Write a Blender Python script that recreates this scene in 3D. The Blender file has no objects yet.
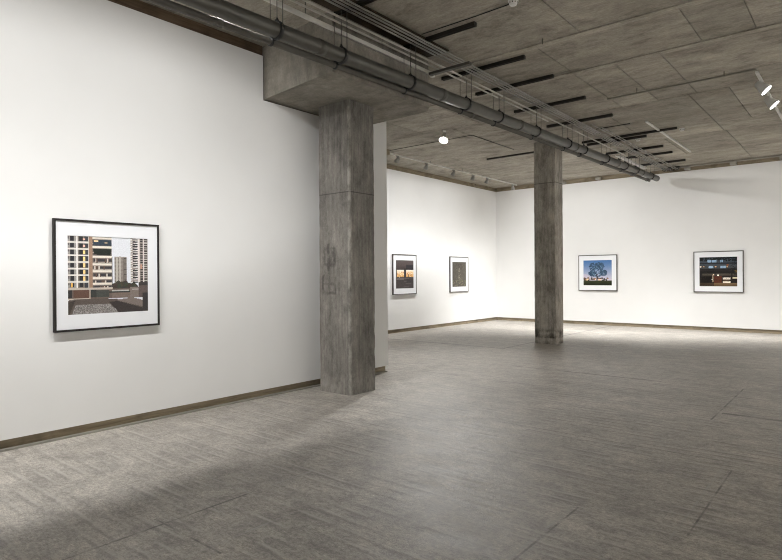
import bpy, bmesh, math, random
import numpy as np
from mathutils import Vector, Matrix, noise
random.seed(7)
rng = np.random.RandomState(11)
sc = bpy.context.scene
col = sc.collection
PI = math.pi

# ------------------------------------------------------------------ helpers
def props(o, label=None, cat=None, group=None, kind=None):
    if label: o['label'] = label
    if cat: o['category'] = cat
    if group: o['group'] = group
    if kind: o['kind'] = kind
    return o

class MB:
    """collects shapes and links them as ONE mesh object"""
    def __init__(s): s.bm = bmesh.new(); s.mi = 0
    def _tag(s, faces, smooth=False):
        for f in faces: f.material_index = s.mi; f.smooth = smooth
    def box(s, x0, x1, y0, y1, z0, z1, bevel=0):
        vs = [s.bm.verts.new((x, y, z)) for x in (x0, x1) for y in (y0, y1) for z in (z0, z1)]
        q = [(0,1,3,2),(4,6,7,5),(0,4,5,1),(2,3,7,6),(0,2,6,4),(1,5,7,3)]
        fs = [s.bm.faces.new([vs[i] for i in f]) for f in q]
        s._tag(fs)
        if bevel:
            es = list({e for f in fs for e in f.edges})
            r = bmesh.ops.bevel(s.bm, geom=es, offset=bevel, segments=2, profile=.5, affect='EDGES')
            s._tag(r['faces'])
        return s
    def prism(s, pts, z0, z1):
        lo = [s.bm.verts.new((x, y, z0)) for x, y in pts]; hi = [s.bm.verts.new((x, y, z1)) for x, y in pts]
        n = len(pts); fs = [s.bm.faces.new(lo[::-1]), s.bm.faces.new(hi)]
        for i in range(n): fs.append(s.bm.faces.new((lo[i], lo[(i+1) % n], hi[(i+1) % n], hi[i])))
        s._tag(fs); return s
    def lathe(s, prof, a, b, n=24, caps=True):
        """prof = [(t, r)]: t metres along a->b"""
        a = Vector(a); d = (Vector(b) - a).normalized()
        u = d.orthogonal().normalized(); v = d.cross(u)
        rings = []
        for t, r in prof:
            c = a + d * t
            rings.append([s.bm.verts.new(c + (u * math.cos(k*2*PI/n) + v * math.sin(k*2*PI/n)) * r) for k in range(n)])
        fs = []
        for A, B_ in zip(rings, rings[1:]):
            for k in range(n): fs.append(s.bm.faces.new((A[k], A[(k+1) % n], B_[(k+1) % n], B_[k])))
        s._tag(fs, True)
        if caps: s._tag([s.bm.faces.new(rings[0][::-1]), s.bm.faces.new(rings[-1])])
        return s
    def cyl(s, a, b, r, n=16):
        L = (Vector(b) - Vector(a)).length
        return s.lathe([(0, r), (L, r)], a, b, n)
    def ring(s, c, axis, R, w, th, n=28):
        """flat band of radius R, width w along axis, thickness th"""
        c = Vector(c); d = Vector(axis).normalized()
        return s.lathe([(0, R), (0, R+th), (w, R+th), (w, R), (0, R)], c - d*w/2, c + d*w/2, n, False)
    def tube(s, pts, r, n=8):
        for a, b in zip(pts, pts[1:]): s.cyl(a, b, r, n)
        return s
    def build(s, name, mats, parent=None):
        me = bpy.data.meshes.new(name)
        bmesh.ops.recalc_face_normals(s.bm, faces=s.bm.faces)
        s.bm.to_mesh(me); s.bm.free()
        for m in (mats if isinstance(mats, (list, tuple)) else [mats]): me.materials.append(m)
        o = bpy.data.objects.new(name, me); col.objects.link(o)
        if parent: o.parent = parent
        return o

def empty(name, loc, label, cat, group=None):
    o = bpy.data.objects.new(name, None); col.objects.link(o); o.location = loc
    o.empty_display_size = .05
    return props(o, label, cat, group)

def copy_tree(o, parent=None):
    c = o.copy(); col.objects.link(c); c.parent = parent
    for ch in list(o.children): copy_tree(ch, c)
    return c

# ------------------------------------------------------------------ materials
class NT:
    def __init__(s, name):
        s.m = bpy.data.materials.new(name); s.m.use_nodes = True
        s.t = s.m.node_tree; s.n = s.t.nodes; s.b = s.n['Principled BSDF']
        s.tc = s.n.new('ShaderNodeTexCoord'); s.P = s.tc.outputs['Object']
    def L(s, a, b): s.t.links.new(a, b)
    def set(s, inp, v):
        if hasattr(v, 'links') or isinstance(v, bpy.types.NodeSocket): s.L(v, inp)
        else: inp.default_value = v
    def map(s, scale=(1,1,1), loc=(0,0,0), rot=(0,0,0)):
        n = s.n.new('ShaderNodeMapping'); s.L(s.P, n.inputs[0])
        n.inputs['Scale'].default_value = scale; n.inputs['Location'].default_value = loc; n.inputs['Rotation'].default_value = rot
        return n.outputs[0]
    def noise(s, vec, scale, detail=6, rough=.6, dist=0):
        n = s.n.new('ShaderNodeTexNoise'); s.L(vec, n.inputs['Vector'])
        n.inputs['Scale'].default_value = scale; n.inputs['Detail'].default_value = detail
        n.inputs['Roughness'].default_value = rough; n.inputs['Distortion'].default_value = dist
        return n.outputs['Fac']
    def math(s, op, a, b=0, c=0, clamp=False):
        n = s.n.new('ShaderNodeMath'); n.operation = op; n.use_clamp = clamp
        for i, v in enumerate((a, b, c)): s.set(n.inputs[i], v)
        return n.outputs[0]
    def rmap(s, v, a, b, c=0, d=1):
        n = s.n.new('ShaderNodeMapRange'); s.set(n.inputs[0], v)
        for i, x in enumerate((a, b, c, d)): n.inputs[i+1].default_value = x
        return n.outputs[0]
    def ramp(s, v, stops):
        n = s.n.new('ShaderNodeValToRGB'); s.L(v, n.inputs[0]); e = n.color_ramp.elements
        while len(e) < len(stops): e.new(.5)
        for k, (p_, c) in zip(e, stops): k.position = p_; k.color = (*c, 1)
        return n.outputs[0]
    def mix(s, f, a, b, mode='MIX'):
        n = s.n.new('ShaderNodeMix'); n.data_type = 'RGBA'; n.blend_type = mode
        s.set(n.inputs[0], f)
        for i, v in ((6, a), (7, b)):
            s.set(n.inputs[i], (*v, 1) if isinstance(v, tuple) and len(v) == 3 else v)
        return n.outputs[2]
    def sep(s):
        n = s.n.new('ShaderNodeSeparateXYZ'); s.L(s.P, n.inputs[0]); return n.outputs
    def bump(s, h, strength=.3, dist=.01):
        n = s.n.new('ShaderNodeBump'); s.L(h, n.inputs['Height'])
        n.inputs['Strength'].default_value = strength; n.inputs['Distance'].default_value = dist
        s.L(n.outputs[0], s.b.inputs['Normal'])
    def out(s, color=None, rough=None, metal=None, spec=None):
        for k, v in (('Base Color', color), ('Roughness', rough), ('Metallic', metal), ('Specular IOR Level', spec)):
            if v is None: continue
            if isinstance(v, tuple) and len(v) == 3: v = (*v, 1)
            s.set(s.b.inputs[k], v)
        return s.m

def lin(r, g=None, b=None):
    if g is None: g = b = r
    f = lambda c: (c/255/12.92) if c/255 <= .04045 else ((c/255+.055)/1.055)**2.4
    return (f(r), f(g), f(b))

def simple(name, c, rough=.5, metal=0, var=.12, scale=6):
    k = NT(name); nz = k.noise(k.map(), scale, 5)
    a = tuple(x*(1-var) for x in c); b = tuple(min(1, x*(1+var)) for x in c)
    return k.out(k.ramp(nz, [(.3, a), (.7, b)]), rough, metal)

def m_wall():
    k = NT('white_wall_paint'); n1 = k.noise(k.map(), .8, 3); n2 = k.noise(k.map(), 90, 3)
    c = k.ramp(n1, [(.3, (.765, .762, .748)), (.7, (.80, .797, .785))])
    k.bump(n2, .05, .002)
    return k.out(c, .75, 0, .2)

def mask_seg(k, X, Y, x0, x1, y0, y1, soft=.004):
    """1 inside a thin rectangle"""
    def band(v, a, b):
        c, h = (a+b)/2, (b-a)/2
        d = k.math('ABSOLUTE', k.math('SUBTRACT', v, c))
        return k.rmap(d, h-soft*.5, h+soft, 1, 0)
    return k.math('MULTIPLY', band(X, x0, x1), band(Y, y0, y1))

def m_floor():
    k = NT('ribbed_concrete_floor'); X, Y, Z = k.sep()
    big = k.noise(k.map((.35, .6, 1)), 1.0, 5, .6, .4)
    mid = k.noise(k.map((1, 1.7, 1)), 2.0, 10, .75, .2)
    fine = k.noise(k.map((5, 16, 1)), 7, 6, .75)
    grit = k.noise(k.map(), 120, 3, .7)
    col_ = k.ramp(big, [(.28, (.27, .248, .221)), (.5, (.335, .310, .277)), (.72, (.405, .377, .339))])
    col_ = k.mix(.85, col_, k.ramp(mid, [(.3, (.30,.29,.28)), (.5, (.5,.5,.5)), (.7, (.68,.68,.67))]), 'OVERLAY')
    col_ = k.mix(.75, col_, k.ramp(fine, [(.3, (.32,.32,.32)), (.52, (.5,.5,.5)), (.72, (.70,.70,.70))]), 'OVERLAY')
    col_ = k.mix(.6, col_, k.ramp(grit, [(.3, (.30,.30,.30)), (.7, (.70,.70,.70))]), 'OVERLAY')
    cloud = k.noise(k.map((1.2, 1.5, 1), (7, 1, 0)), 3.4, 12, .82, .2)
    grn = k.noise(k.map((1, 1.6, 1), (3, 3, 0)), 26, 8, .85)
    col_ = k.mix(.75, col_, k.ramp(grn, [(.38, (.24,.235,.23)), (.5, (.5,.5,.5)), (.62, (.74,.74,.73))]), 'OVERLAY')
    col_ = k.mix(.75, col_, k.ramp(cloud, [(.36, (.28,.275,.27)), (.5, (.5,.5,.5)), (.64, (.70,.70,.695))]), 'OVERLAY')
    # ribs left by the boards, running across the room
    wob = k.math('MULTIPLY', k.noise(k.map((.5, .8, 1)), 1.3, 3), .10)
    yy = k.math('ADD', Y, wob)
    rib = k.math('SINE', k.math('MULTIPLY', yy, 2*PI/.112))
    ribn = k.rmap(rib, .66, 1.0, 0, 1)
    patch = k.rmap(k.noise(k.map((1.6, 2.4, 1), (3, 1, 0)), 1.4, 4), .44, .62, 0, 1)
    ribm = k.math('MULTIPLY', ribn, patch)
    col_ = k.mix(k.math('MULTIPLY', ribm, .62), col_, (.46, .437, .398))
    rib2 = k.rmap(k.math('SINE', k.math('ADD', k.math('MULTIPLY', yy, 2*PI/.112), 1.6)), .6, 1.0, 0, 1)
    col_ = k.mix(k.math('MULTIPLY', k.math('MULTIPLY', rib2, patch), .5), col_, (.18, .165, .15))
    # joints and drag lines seen in the slab
    light = [(-2.815,-2.80, 1.4, 2.42), (-1.47,-1.455, 2.2, 3.6), (-.87,-.855, 3.5, 5.2), (-2.50,-2.485, 3.2, 5.0),
             (-3.30,-3.285, 2.6, 3.6), (-1.9,1.6,3.02,3.032), (-3.9,-3.0,2.42,2.432)]
    dark = [(-3.30,-3.286, 1.0, 2.4), (-1.44,-1.428,2.2,3.6), 
            (-1.24,-1.225, 6.6, 8.6), (-.80,-.79,3.6,5.0), (-3.4,-2.7,1.79,1.802), (-3.0,-.9,5.2,5.21), (-1.2,2,6.95,7.02),
            (-4.5,-2.2,8.5,8.55), (-6.0,-3.6,7.2,7.215)]
    def total(L):
        r = None
        for s_ in L:
            m = mask_seg(k, X, Y, *s_); r = m if r is None else k.math('MAXIMUM', r, m)
        return r
    brk = k.rmap(k.noise(k.map(), 5, 4), .38, .58, .15, 1)
    col_ = k.mix(k.math('MULTIPLY', k.math('MULTIPLY', total(light), brk), .6), col_, (.34, .33, .31))
    col_ = k.mix(k.math('MULTIPLY', k.math('MULTIPLY', total(dark), brk), .7), col_, (.055, .05, .045))
    col_ = k.mix(k.math('MULTIPLY', k.math('MAXIMUM', mask_seg(k, X, Y, -9.4, -5.66, 10.385, 10.43, .02), mask_seg(k, X, Y, -5.70, -5.67, 10.4, 16.8, .02)), .7), col_, (.06,.055,.05))
    # pits and pale spatter
    vor = k.n.new('ShaderNodeTexVoronoi'); k.L(k.map(), vor.inputs['Vector']); vor.inputs['Scale'].default_value = 3.1
    spot = k.rmap(vor.outputs['Distance'], .018, .03, 1, 0)
    col_ = k.mix(k.math('MULTIPLY', spot, .7), col_, (.06, .055, .05))
    vor2 = k.n.new('ShaderNodeTexVoronoi'); k.L(k.map((1,1,1),(4,2,0)), vor2.inputs['Vector']); vor2.inputs['Scale'].default_value = 6
    spot2 = k.rmap(vor2.outputs['Distance'], .02, .035, 1, 0)
    col_ = k.mix(k.math('MULTIPLY', spot2, .45), col_, (.45, .44, .42))
    h = k.math('ADD', k.math('MULTIPLY', fine, .5), k.math('ADD', k.math('MULTIPLY', rib, k.math('MULTIPLY', patch, .25)), k.math('MULTIPLY', grit, .3)))
    k.bump(h, .5, .008)
    return k.out(col_, k.rmap(mid, .3, .7, .36, .55), 0, .5)

def m_ceiling():
    k = NT('board_marked_concrete'); X, Y, Z = k.sep()
    at = k.n.new('ShaderNodeAttribute'); at.attribute_name = 'tone'
    big = k.noise(k.map((.5, 1.2, 1)), 1.2, 5, .6, .3)
    grain = k.noise(k.map((2.0, 14, 1)), 3.0, 7, .7, .2)
    bl = k.noise(k.map((1, 1.9, 1), (2, 5, 0)), 2.2, 12, .76, .15)
    c = k.ramp(big, [(.3, (.265, .245, .210)), (.55, (.35, .325, .283)), (.75, (.42, .392, .343))])
    c = k.mix(.5, c, k.ramp(grain, [(.3, (.36,.36,.36)), (.5, (.5,.5,.5)), (.7, (.63,.63,.63))]), 'OVERLAY')
    c = k.mix(.85, c, k.ramp(bl, [(.32, (.26,.25,.24)), (.46, (.48,.48,.48)), (.66, (.66,.66,.65))]), 'OVERLAY')
    fine = k.noise(k.map((1, 2, 1)), 24, 8, .85)
    c = k.mix(.55, c, k.ramp(fine, [(.35, (.30,.30,.30)), (.5, (.5,.5,.5)), (.65, (.70,.70,.70))]), 'OVERLAY')
    c = k.mix(1.0, c, at.outputs['Color'], 'MULTIPLY')
    blot = k.rmap(k.noise(k.map((1,1.5,1),(9,3,0)), 1.7, 9, .72, .2), .56, .72, 0, .55)
    c = k.mix(blot, c, (.08, .07, .058))
    k.bump(k.math('ADD', grain, k.math('MULTIPLY', bl, .6)), .3, .008)
    return k.out(c, .8, 0, .2)

def m_column(name, base=(.165,.155,.138), joints=(), marks=False, stains=(), axis='z'):
    k = NT(name); X, Y, Z = k.sep()
    big = k.noise(k.map((1, 1, .5)), 2.2, 6, .65, .6)
    if axis == 'z':
        grain = k.noise(k.map((26, 26, 1.2)), 1.6, 6, .65, .15)
    else:
        grain = k.noise(k.map((2, 8, 8)), 1.6, 6, .65, .3)
    fine = k.noise(k.map(), 45, 5, .75)
    a = tuple(v*.68 for v in base); b = tuple(v*1.35 for v in base)
    c = k.ramp(big, [(.28, a), (.5, base), (.75, b)])
    c = k.mix(.6 if axis == 'z' else .3, c, k.ramp(grain, [(.3, (.30,.30,.30)), (.5, (.5,.5,.5)), (.72, (.68,.68,.68))]), 'OVERLAY')
    c = k.mix(.45, c, k.ramp(fine, [(.3, (.35,.35,.35)), (.7, (.65,.65,.65))]), 'OVERLAY')
    for z in joints:
        d = k.math('ABSOLUTE', k.math('SUBTRACT', Z, z))
        c = k.mix(k.rmap(d, .003, .009, .75, 0), c, (.05, .045, .04))
    if marks:   # ghost marks and pale scuffs on the face towards the visitor
        Xw = k.math('ADD', X, k.math('MULTIPLY', k.math('SUBTRACT', k.noise(k.map(), 7, 4), .5), .09))
        Zw = k.math('ADD', Z, k.math('MULTIPLY', k.math('SUBTRACT', k.noise(k.map((1,1,1), (4,4,4)), 7, 4), .5), .09))
        def blot(x0, x1, z0, z1): return mask_seg(k, Xw, Zw, x0, x1, z0, z1, .022)
        edge = k.rmap(k.noise(k.map(), 14, 4), .35, .55, .35, 1)
        front = k.rmap(Y, 5.24, 5.26, 1, 0)
        m = None
        for r in ((-5.43,-5.21,1.83,1.86), (-5.43,-5.40,1.62,1.86), (-5.25,-5.21,1.62,1.86), (-5.43,-5.21,1.62,1.655), (-5.35,-5.31,1.52,1.92),
                  (-5.45,-5.43,1.28,1.50), (-5.45,-5.20,1.27,1.30), (-5.23,-5.20,1.27,1.50), (-5.34,-5.32,1.27,1.50), (-5.45,-5.20,1.39,1.41)):
            q = blot(*r); m = q if m is None else k.math('MAXIMUM', m, q)
        c = k.mix(k.math('MULTIPLY', k.math('MULTIPLY', m, edge), k.math('MULTIPLY', front, .65)), c, (.055, .05, .045))
        arris = k.math('MULTIPLY', mask_seg(k, X, Y, -4.992, -4.95, 5.17, 5.206, .01), k.rmap(k.noise(k.map((1,1,.6), (3,3,3)), 9, 6), .42, .6, 0, 1))
        c = k.mix(k.math('MULTIPLY', arris, .6), c, (.42, .40, .36))
        low = k.math('MULTIPLY', k.rmap(Z, .16, .24, 1, 0), k.rmap(k.noise(k.map(), 9, 4), .4, .55, 0, 1))
        c = k.mix(k.math('MULTIPLY', low, .5), c, (.30, .285, .26))
        sc_ = k.math('MULTIPLY', k.rmap(k.noise(k.map((6,6,1.1), (1,2,3)), 2.4, 5, .7), .62, .72, 0, 1), k.rmap(Z, 1.3, 1.6, 1, 0))
        c = k.mix(k.math('MULTIPLY', sc_, .4), c, (.33, .32, .30))
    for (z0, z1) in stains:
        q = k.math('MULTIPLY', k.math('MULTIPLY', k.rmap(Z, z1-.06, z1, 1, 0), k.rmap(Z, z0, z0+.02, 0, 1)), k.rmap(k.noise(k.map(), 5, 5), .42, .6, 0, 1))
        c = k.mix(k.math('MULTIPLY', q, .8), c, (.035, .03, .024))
    pat = k.noise(k.map((1, 1, .45), (5, 5, 1)), 5.5, 12, .8, .1)
    c = k.mix(.8 if axis == 'z' else .4, c, k.ramp(pat, [(.36, (.24,.235,.23)), (.5, (.5,.5,.5)), (.66, (.74,.735,.73))]), 'OVERLAY')
    k.bump(k.math('ADD', grain, k.math('MULTIPLY', fine, .8)), .45, .008)
    return k.out(c, .8, 0, .25)

def m_timber(name, a, b):
    k = NT(name)
    n = k.noise(k.map((1.4, 1.4, 20)), 1.7, 6, .65, .3); n2 = k.noise(k.map(), 2.2, 4)
    c = k.ramp(n, [(.3, a), (.7, b)])
    c = k.mix(k.rmap(n2, .5, .65, 0, .5), c, tuple(v*.5 for v in a))
    vor = k.n.new('ShaderNodeTexVoronoi'); k.L(k.map((1,1,2)), vor.inputs['Vector']); vor.inputs['Scale'].default_value = 1.4
    c = k.mix(k.rmap(vor.outputs['Distance'], .03, .05, .8, 0), c, (.01, .008, .006))
    return k.out(c, .7, 0, .2)

M_WALL = m_wall(); M_FLOOR = m_floor(); M_CEIL = m_ceiling()
M_COL1 = m_column('column_concrete', (.20,.187,.168), (2.55,), True)
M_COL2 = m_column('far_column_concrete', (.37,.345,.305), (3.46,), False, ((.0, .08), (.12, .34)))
M_BEAM = m_column('beam_concrete', (.25,.23,.197), (), False, (), 'x')
M_BASE = m_timber('weathered_olive_timber', (.19,.155,.105), (.36,.30,.21))
M_TOPW = m_timber('brown_timber', (.07,.045,.028), (.17,.12,.078))
M_KERB = simple('pale_mortar', (.24,.225,.19), .8)
M_PIPE = simple('dark_grey_pipe_paint', (.10,.096,.084), .46, .3)
M_PIPE2 = simple('brown_grey_pipe_paint', (.10,.092,.078), .65, .1)
M_BLACK = simple('black_rubber', (.012,.012,.012), .5)
M_ROD = simple('threaded_steel', (.10,.095,.085), .45, .6)
M_CONDUIT = simple('galvanised_conduit', (.36,.35,.32), .33, .8)
M_TRACK = simple('pale_grey_track_enamel', (.60,.585,.54), .45, .1)
M_CROSS = simple('dark_track_enamel', (.09,.083,.07), .5)
M_CONDUIT_LIT = simple('lit_pale_conduit', (.46,.44,.39), .28)  # metal conduit with its lamplight gleam put into a paler base colour
M_TRACKW = simple('white_track_enamel', (.62,.61,.58), .45, 0)
M_BAR = simple('dark_channel_steel', (.032,.028,.024), .6, .3)
M_HOUSE = simple('white_lamp_enamel', (.60,.60,.58), .4)
M_HOUSEG = simple('grey_lamp_enamel', (.30,.295,.275), .45)
M_FRAME1 = simple('dark_walnut_frame', (.008,.005,.004), .6)
M_FRAME2 = simple('reflection_grey_frame', (.065,.056,.05), .55)  # same dark frames, greyed by reflection put into the colour
M_MAT = simple('white_mat_board', (.78,.79,.81), .6, 0, .01)
M_REVEAL = simple('grey_mat_bevel', (.45,.45,.46), .6, 0, .02)
M_BOX = simple('grey_junction_box', (.33,.31,.27), .6)
M_SHADE_STRIP = m_timber('dark_shade_strip', (.030,.021,.014), (.075,.055,.038))  # dark brown of the strips that stand in for ceiling shade

def m_emit(name, strength, c=(1, .97, .92)):
    m = bpy.data.materials.new(name); m.use_nodes = True
    b = m.node_tree.nodes['Principled BSDF']
    b.inputs['Base Color'].default_value = (.8, .8, .8, 1)
    b.inputs['Emission Color'].default_value = (*c, 1); b.inputs['Emission Strength'].default_value = strength
    return m
M_GLOW = m_emit('lit_lamp_lens', 40)
M_GLOWDIM = m_emit('lit_wall_washer_lens', 3)

def m_print():
    k = NT('printed_photograph')
    at = k.n.new('ShaderNodeAttribute'); at.attribute_name = 'ink'
    return k.out(at.outputs['Color'], .35, 0, .3)
M_PRINT = m_print()

# ------------------------------------------------------------------ measured layout (metres)
XL, XF, YB = -5.755, -9.432, 16.84       # left wall face, far-left wall face, back wall face
ZT, ZB, ZC = 4.231, .096, 4.36           # top / bottom of the white boarding, ceiling
WEND = 6.854
X1, Y0 = 6.0, -5.0                       # right and rear walls (behind the camera)
CAMP = Vector((0, 0, 1.5))

def S(name, o): o.name = name; return props(o, kind='structure')

# floor
b = MB(); b.box(XF-.3, X1+.2, Y0-.2, YB+.3, -.15, 0); S('floor', b.build('floor', M_FLOOR))

# ceiling: slab with shuttering panels standing a few millimetres proud, one mesh
b = MB()
b.box(XF-.3, X1+.2, Y0-.2, YB+.3, ZC+.012, ZC+.2)
tones = []
def panel(x0, x1, y0, y1, dz, tone):
    g = .005
    b.box(x0+g, x1-g, y0+g, y1-g, ZC-dz, ZC+.02); tones.extend([tone]*6)
rows = [(-5.0,-2.9,[-6.5,-3.2,.4,3]), (-2.9,-.9,[-7,-2,.9,4]), (-.9,1.2,[-5.9,-3.8,-1,2]), (1.2,3.3,[-5.1,-2.9,0,2.4]),
        (3.3,5.42,[-7.6,-2.2,.3,3.1]), (5.42,6.66,[-6.2,-2.6,-.4,1.6,4]),
        (6.78,7.90,[-7.2,-5.1,-3.2,-1.55,-.98,1,3]), (8.02,9.40,[-8.1,-6.9,-5.6,-4.4,-3.22,-2.64,-2.06,-.2,2,4.2]),
        (9.40,10.12,[-8.1,-6.23,-5.2,-3.22,-2.64,-2.06,-.2,2,4.2]), (10.12,12.3,[-7.8,-6.2,-4.9,-3.6,-2.19,-1.62,.4,2.6,4.4]),
        (12.3,13.1,[-8.3,-6.9,-5.4,-4.1,-2.19,-.6,2,4]), (13.1,15.1,[-8.0,-6.4,-4.7,-3.3,-2.16,-.2,2.2]), (15.1,17.1,[-8.6,-7,-5.6,-3.9,-2.17,-.2,2.2])]
for y0, y1, xs in rows:
    e = [XF-.28] + xs + [X1+.18]
    for x0, x1 in zip(e, e[1:]):
        panel(x0, x1, y0, y1, random.choice((0, 0, .001, .0025)), random.uniform(.86, 1.1))
for y0, y1 in ((6.66, 6.78), (7.90, 8.02)):          # proud ribs of concrete between the panels
    panel(XF-.28, X1+.18, y0, y1, .012, 1.16)
o = b.build('ceiling', M_CEIL)
me = o.data; at = me.color_attributes.new('tone', 'FLOAT_COLOR', 'CORNER')
tl = [1.0]*6 + tones
for p_ in me.polygons:
    t = tl[p_.index]
    for li in p_.loop_indices: at.data[li].color = (t, t*.99, t*.97, 1)
S('ceiling', o)

# left wall: timber carcass with white boarding, boarding is notched round the concrete downstand
BX = -4.430   # side face of the downstand
def wall_prism(poly, x0, x1, name, mat):     # poly in (y, z)
    b_ = MB(); lo = [b_.bm.verts.new((x0, y, z)) for y, z in poly]; hi = [b_.bm.verts.new((x1, y, z)) for y, z in poly]
    n = len(poly); b_.bm.faces.new(lo); b_.bm.faces.new(hi[::-1])
    for i in range(n): b_.bm.faces.new((lo[i], hi[i], hi[(i+1) % n], lo[(i+1) % n]))
    return b_.build(name, mat)
gap = .018
poly = [(Y0, ZB), (WEND, ZB), (WEND, ZT), (6.29, ZT), (6.29, 3.700-gap), (4.503-gap, 3.700-gap), (4.503-gap, ZT), (Y0, ZT)]
S('wall_left', wall_prism(poly, XL-.028, XL, 'wall_left', M_WALL))
b = MB(); b.box(XL-.20, XL-.028, Y0, WEND, ZB, 3.66); b.box(XL-.20, XL-.028, Y0, 4.49, 3.66, ZT); b.box(XL-.20, XL-.028, 6.30, WEND, 3.66, ZT)
S('wall_left_back', b.build('wall_left_back', M_WALL))
b = MB(); b.box(XL-.17, XL-.030, 4.492, 6.298, 3.661, 3.699); S('gap_shade_filler', b.build('gap_shade_filler', M_TOPW))  # dark filler added so the shadow gap under the beam looks dark
b = MB(); b.box(XL-.17, XL-.030, Y0, WEND-.03, 0, ZB); S('baseboard_left', b.build('baseboard_left', M_BASE))
b = MB(); b.box(XL-.05, XL+.012, Y0, WEND-.03, 0, .017); S('trim_1', b.build('trim_1', M_KERB))
b = MB(); b.box(XL-.17, XL-.022, Y0, 4.487, ZT, ZC-.001); b.box(XL-.17, XL-.022, 6.30, WEND-.03, ZT, ZC-.001); S('trim_2', b.build('trim_2', M_TOPW))

def boarded(name, base, top, x0, x1, y0, y1, nx, ny, tops):
    """white boarding (thickness behind the face) with recessed strips below and above; (nx, ny) points into the room"""
    b_ = MB(); b_.box(x0, x1, y0, y1, ZB, ZT); S(name, b_.build(name, M_WALL))
    r = .03
    rx0, rx1, ry0, ry1 = x0 + (r if nx < 0 else 0), x1 - (r if nx > 0 else 0), y0 + (r if ny < 0 else 0), y1 - (r if ny > 0 else 0)
    b_ = MB(); b_.box(rx0, rx1, ry0, ry1, 0, ZB); S(base, b_.build(base, M_BASE))
    b_ = MB(); b_.box(rx0, rx1, ry0, ry1, ZT, ZC-.001); S(top, b_.build(top, tops))
boarded('wall_far_left', 'baseboard_far_left', 'trim_3', XF-.2, XF, 4.8, YB+.2, 1, 0, M_BASE)
boarded('wall_back', 'baseboard_back', 'trim_4', XF, X1, YB, YB+.2, 0, -1, M_BASE)
boarded('wall_right', 'baseboard_right', 'trim_5', X1, X1+.2, Y0-.2, YB+.2, -1, 0, M_BASE)
boarded('wall_front', 'baseboard_front', 'trim_6', XL-.2, X1, Y0-.2, Y0, 0, 1, M_BASE)
boarded('wall_side', 'baseboard_side', 'trim_7', XF, XL-.2, 4.6, 4.8, 0, 1, M_BASE)

# near column: cast concrete with chipped arrises
def rough_column(x0, x1, y0, y1, z1, name, mat, amp):
    b_ = MB(); nx, ny, nz = 14, 12, 110
    g = {}
    def V(i, j, k_):
        key = (i, j, k_)
        if key not in g:
            x = x0 + (x1-x0)*i/nx; y = y0 + (y1-y0)*j/ny; z = z1*k_/nz
            ex, ey = i in (0, nx), j in (0, ny)
            p_ = Vector((x, y, z))
            if ex and ey:
                ch = .008 + amp*max(0, noise.noise(Vector((x*3, y*3, z*7))) + .15)
                x += ch * (1 if i == 0 else -1); y += ch * (1 if j == 0 else -1)
            d = noise.noise(p_*6)*amp*.25
            if ex: x += d
            if ey: y += d
            g[key] = b_.bm.verts.new((x, y, z))
        return g[key]
    for k_ in range(nz):
        for i in range(nx):
            for j in (0, ny): b_.bm.faces.new((V(i, j, k_), V(i+1, j, k_), V(i+1, j, k_+1), V(i, j, k_+1)))
        for j in range(ny):
            for i in (0, nx): b_.bm.faces.new((V(i, j, k_), V(i, j+1, k_), V(i, j+1, k_+1), V(i, j, k_+1)))
    return b_.build(name, mat)
o = rough_column(-5.522, -4.958, 5.180, 5.660, 3.70, 'concrete_column', M_COL1, .006)
props(o, 'near board-marked concrete column carrying the beam stub beside the left wall', 'column')
o = rough_column(-5.585, -5.09, 11.62, 12.03, ZC-.003, 'concrete_column', M_COL2, .004)
props(o, 'far slender concrete column standing alone in the open floor before the back wall', 'column')

# downstand beam stub over the near column
b = MB()
pts = [(XL-.19, 4.520), (XL, 4.503), (BX+.02, 4.362), (BX+.004, 4.366), (BX, 4.385), (BX, 6.10), (BX-.02, 6.17), (BX-.09, 6.255), (BX-.16, 6.278), (XL-.19, 6.283)]
b.prism(pts, 3.700, ZC-.002)
o = b.build('concrete_beam', M_BEAM)
bv = o.modifiers.new('bev', 'BEVEL'); bv.width = .012; bv.segments = 2; bv.limit_method = 'ANGLE'; bv.angle_limit = math.radians(50)
props(o, 'short deep concrete beam stub jutting from the left wall onto the near column', 'beam')

# ------------------------------------------------------------------ ceiling services
PX, PR = -4.290, .073
SX, SR = -4.390, .033
def pz(y): return 3.849 + .0157*(y-5)      # the drains fall towards the camera
def szz(y): return pz(y) - .080
def pp(y): return (PX, y, pz(y))
def sp(y): return (SX, y, szz(y))
YE = 16.25
b = MB(); b.lathe([(0, PR-.004), (.004, PR), (YE+4.9, PR), (YE+4.905, PR-.006)], pp(-4.9), pp(YE), 40)
big = b.build('drain_pipe', M_PIPE); props(big, 'thick dark grey pipe hung under the ceiling the length of the room', 'pipe')
for y in (.9, 2.2, 4.02, 6.2, 8.4, 10.7, 13.1, 14.9):
    MB().lathe([(0, PR+.001), (0, PR+.005), (.09, PR+.005), (.09, PR+.001)], pp(y), pp(y+.09), 40, False).build('coupling', M_PIPE, big)
b = MB(); b.lathe([(0, PR+.003), (.05, PR+.003), (.062, PR-.01)], pp(YE-.03), pp(YE+.1), 40); b.build('end_cap', M_PIPE, big)
b = MB(); b.lathe([(0, SR), (YE+4.6, SR), (YE+4.63, SR-.008)], sp(-4.9), sp(YE-.1), 28)
sm = b.build('drain_pipe', M_PIPE2); props(sm, 'slim brown-grey pipe running along the underside of the thick pipe', 'pipe')
for y in (2.9, 7.1, 11.2):
    MB().lathe([(0, SR), (0, SR+.005), (.07, SR+.005), (.07, SR)], sp(y), sp(y+.07), 28, False).build('coupling', M_PIPE2, sm)

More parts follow.
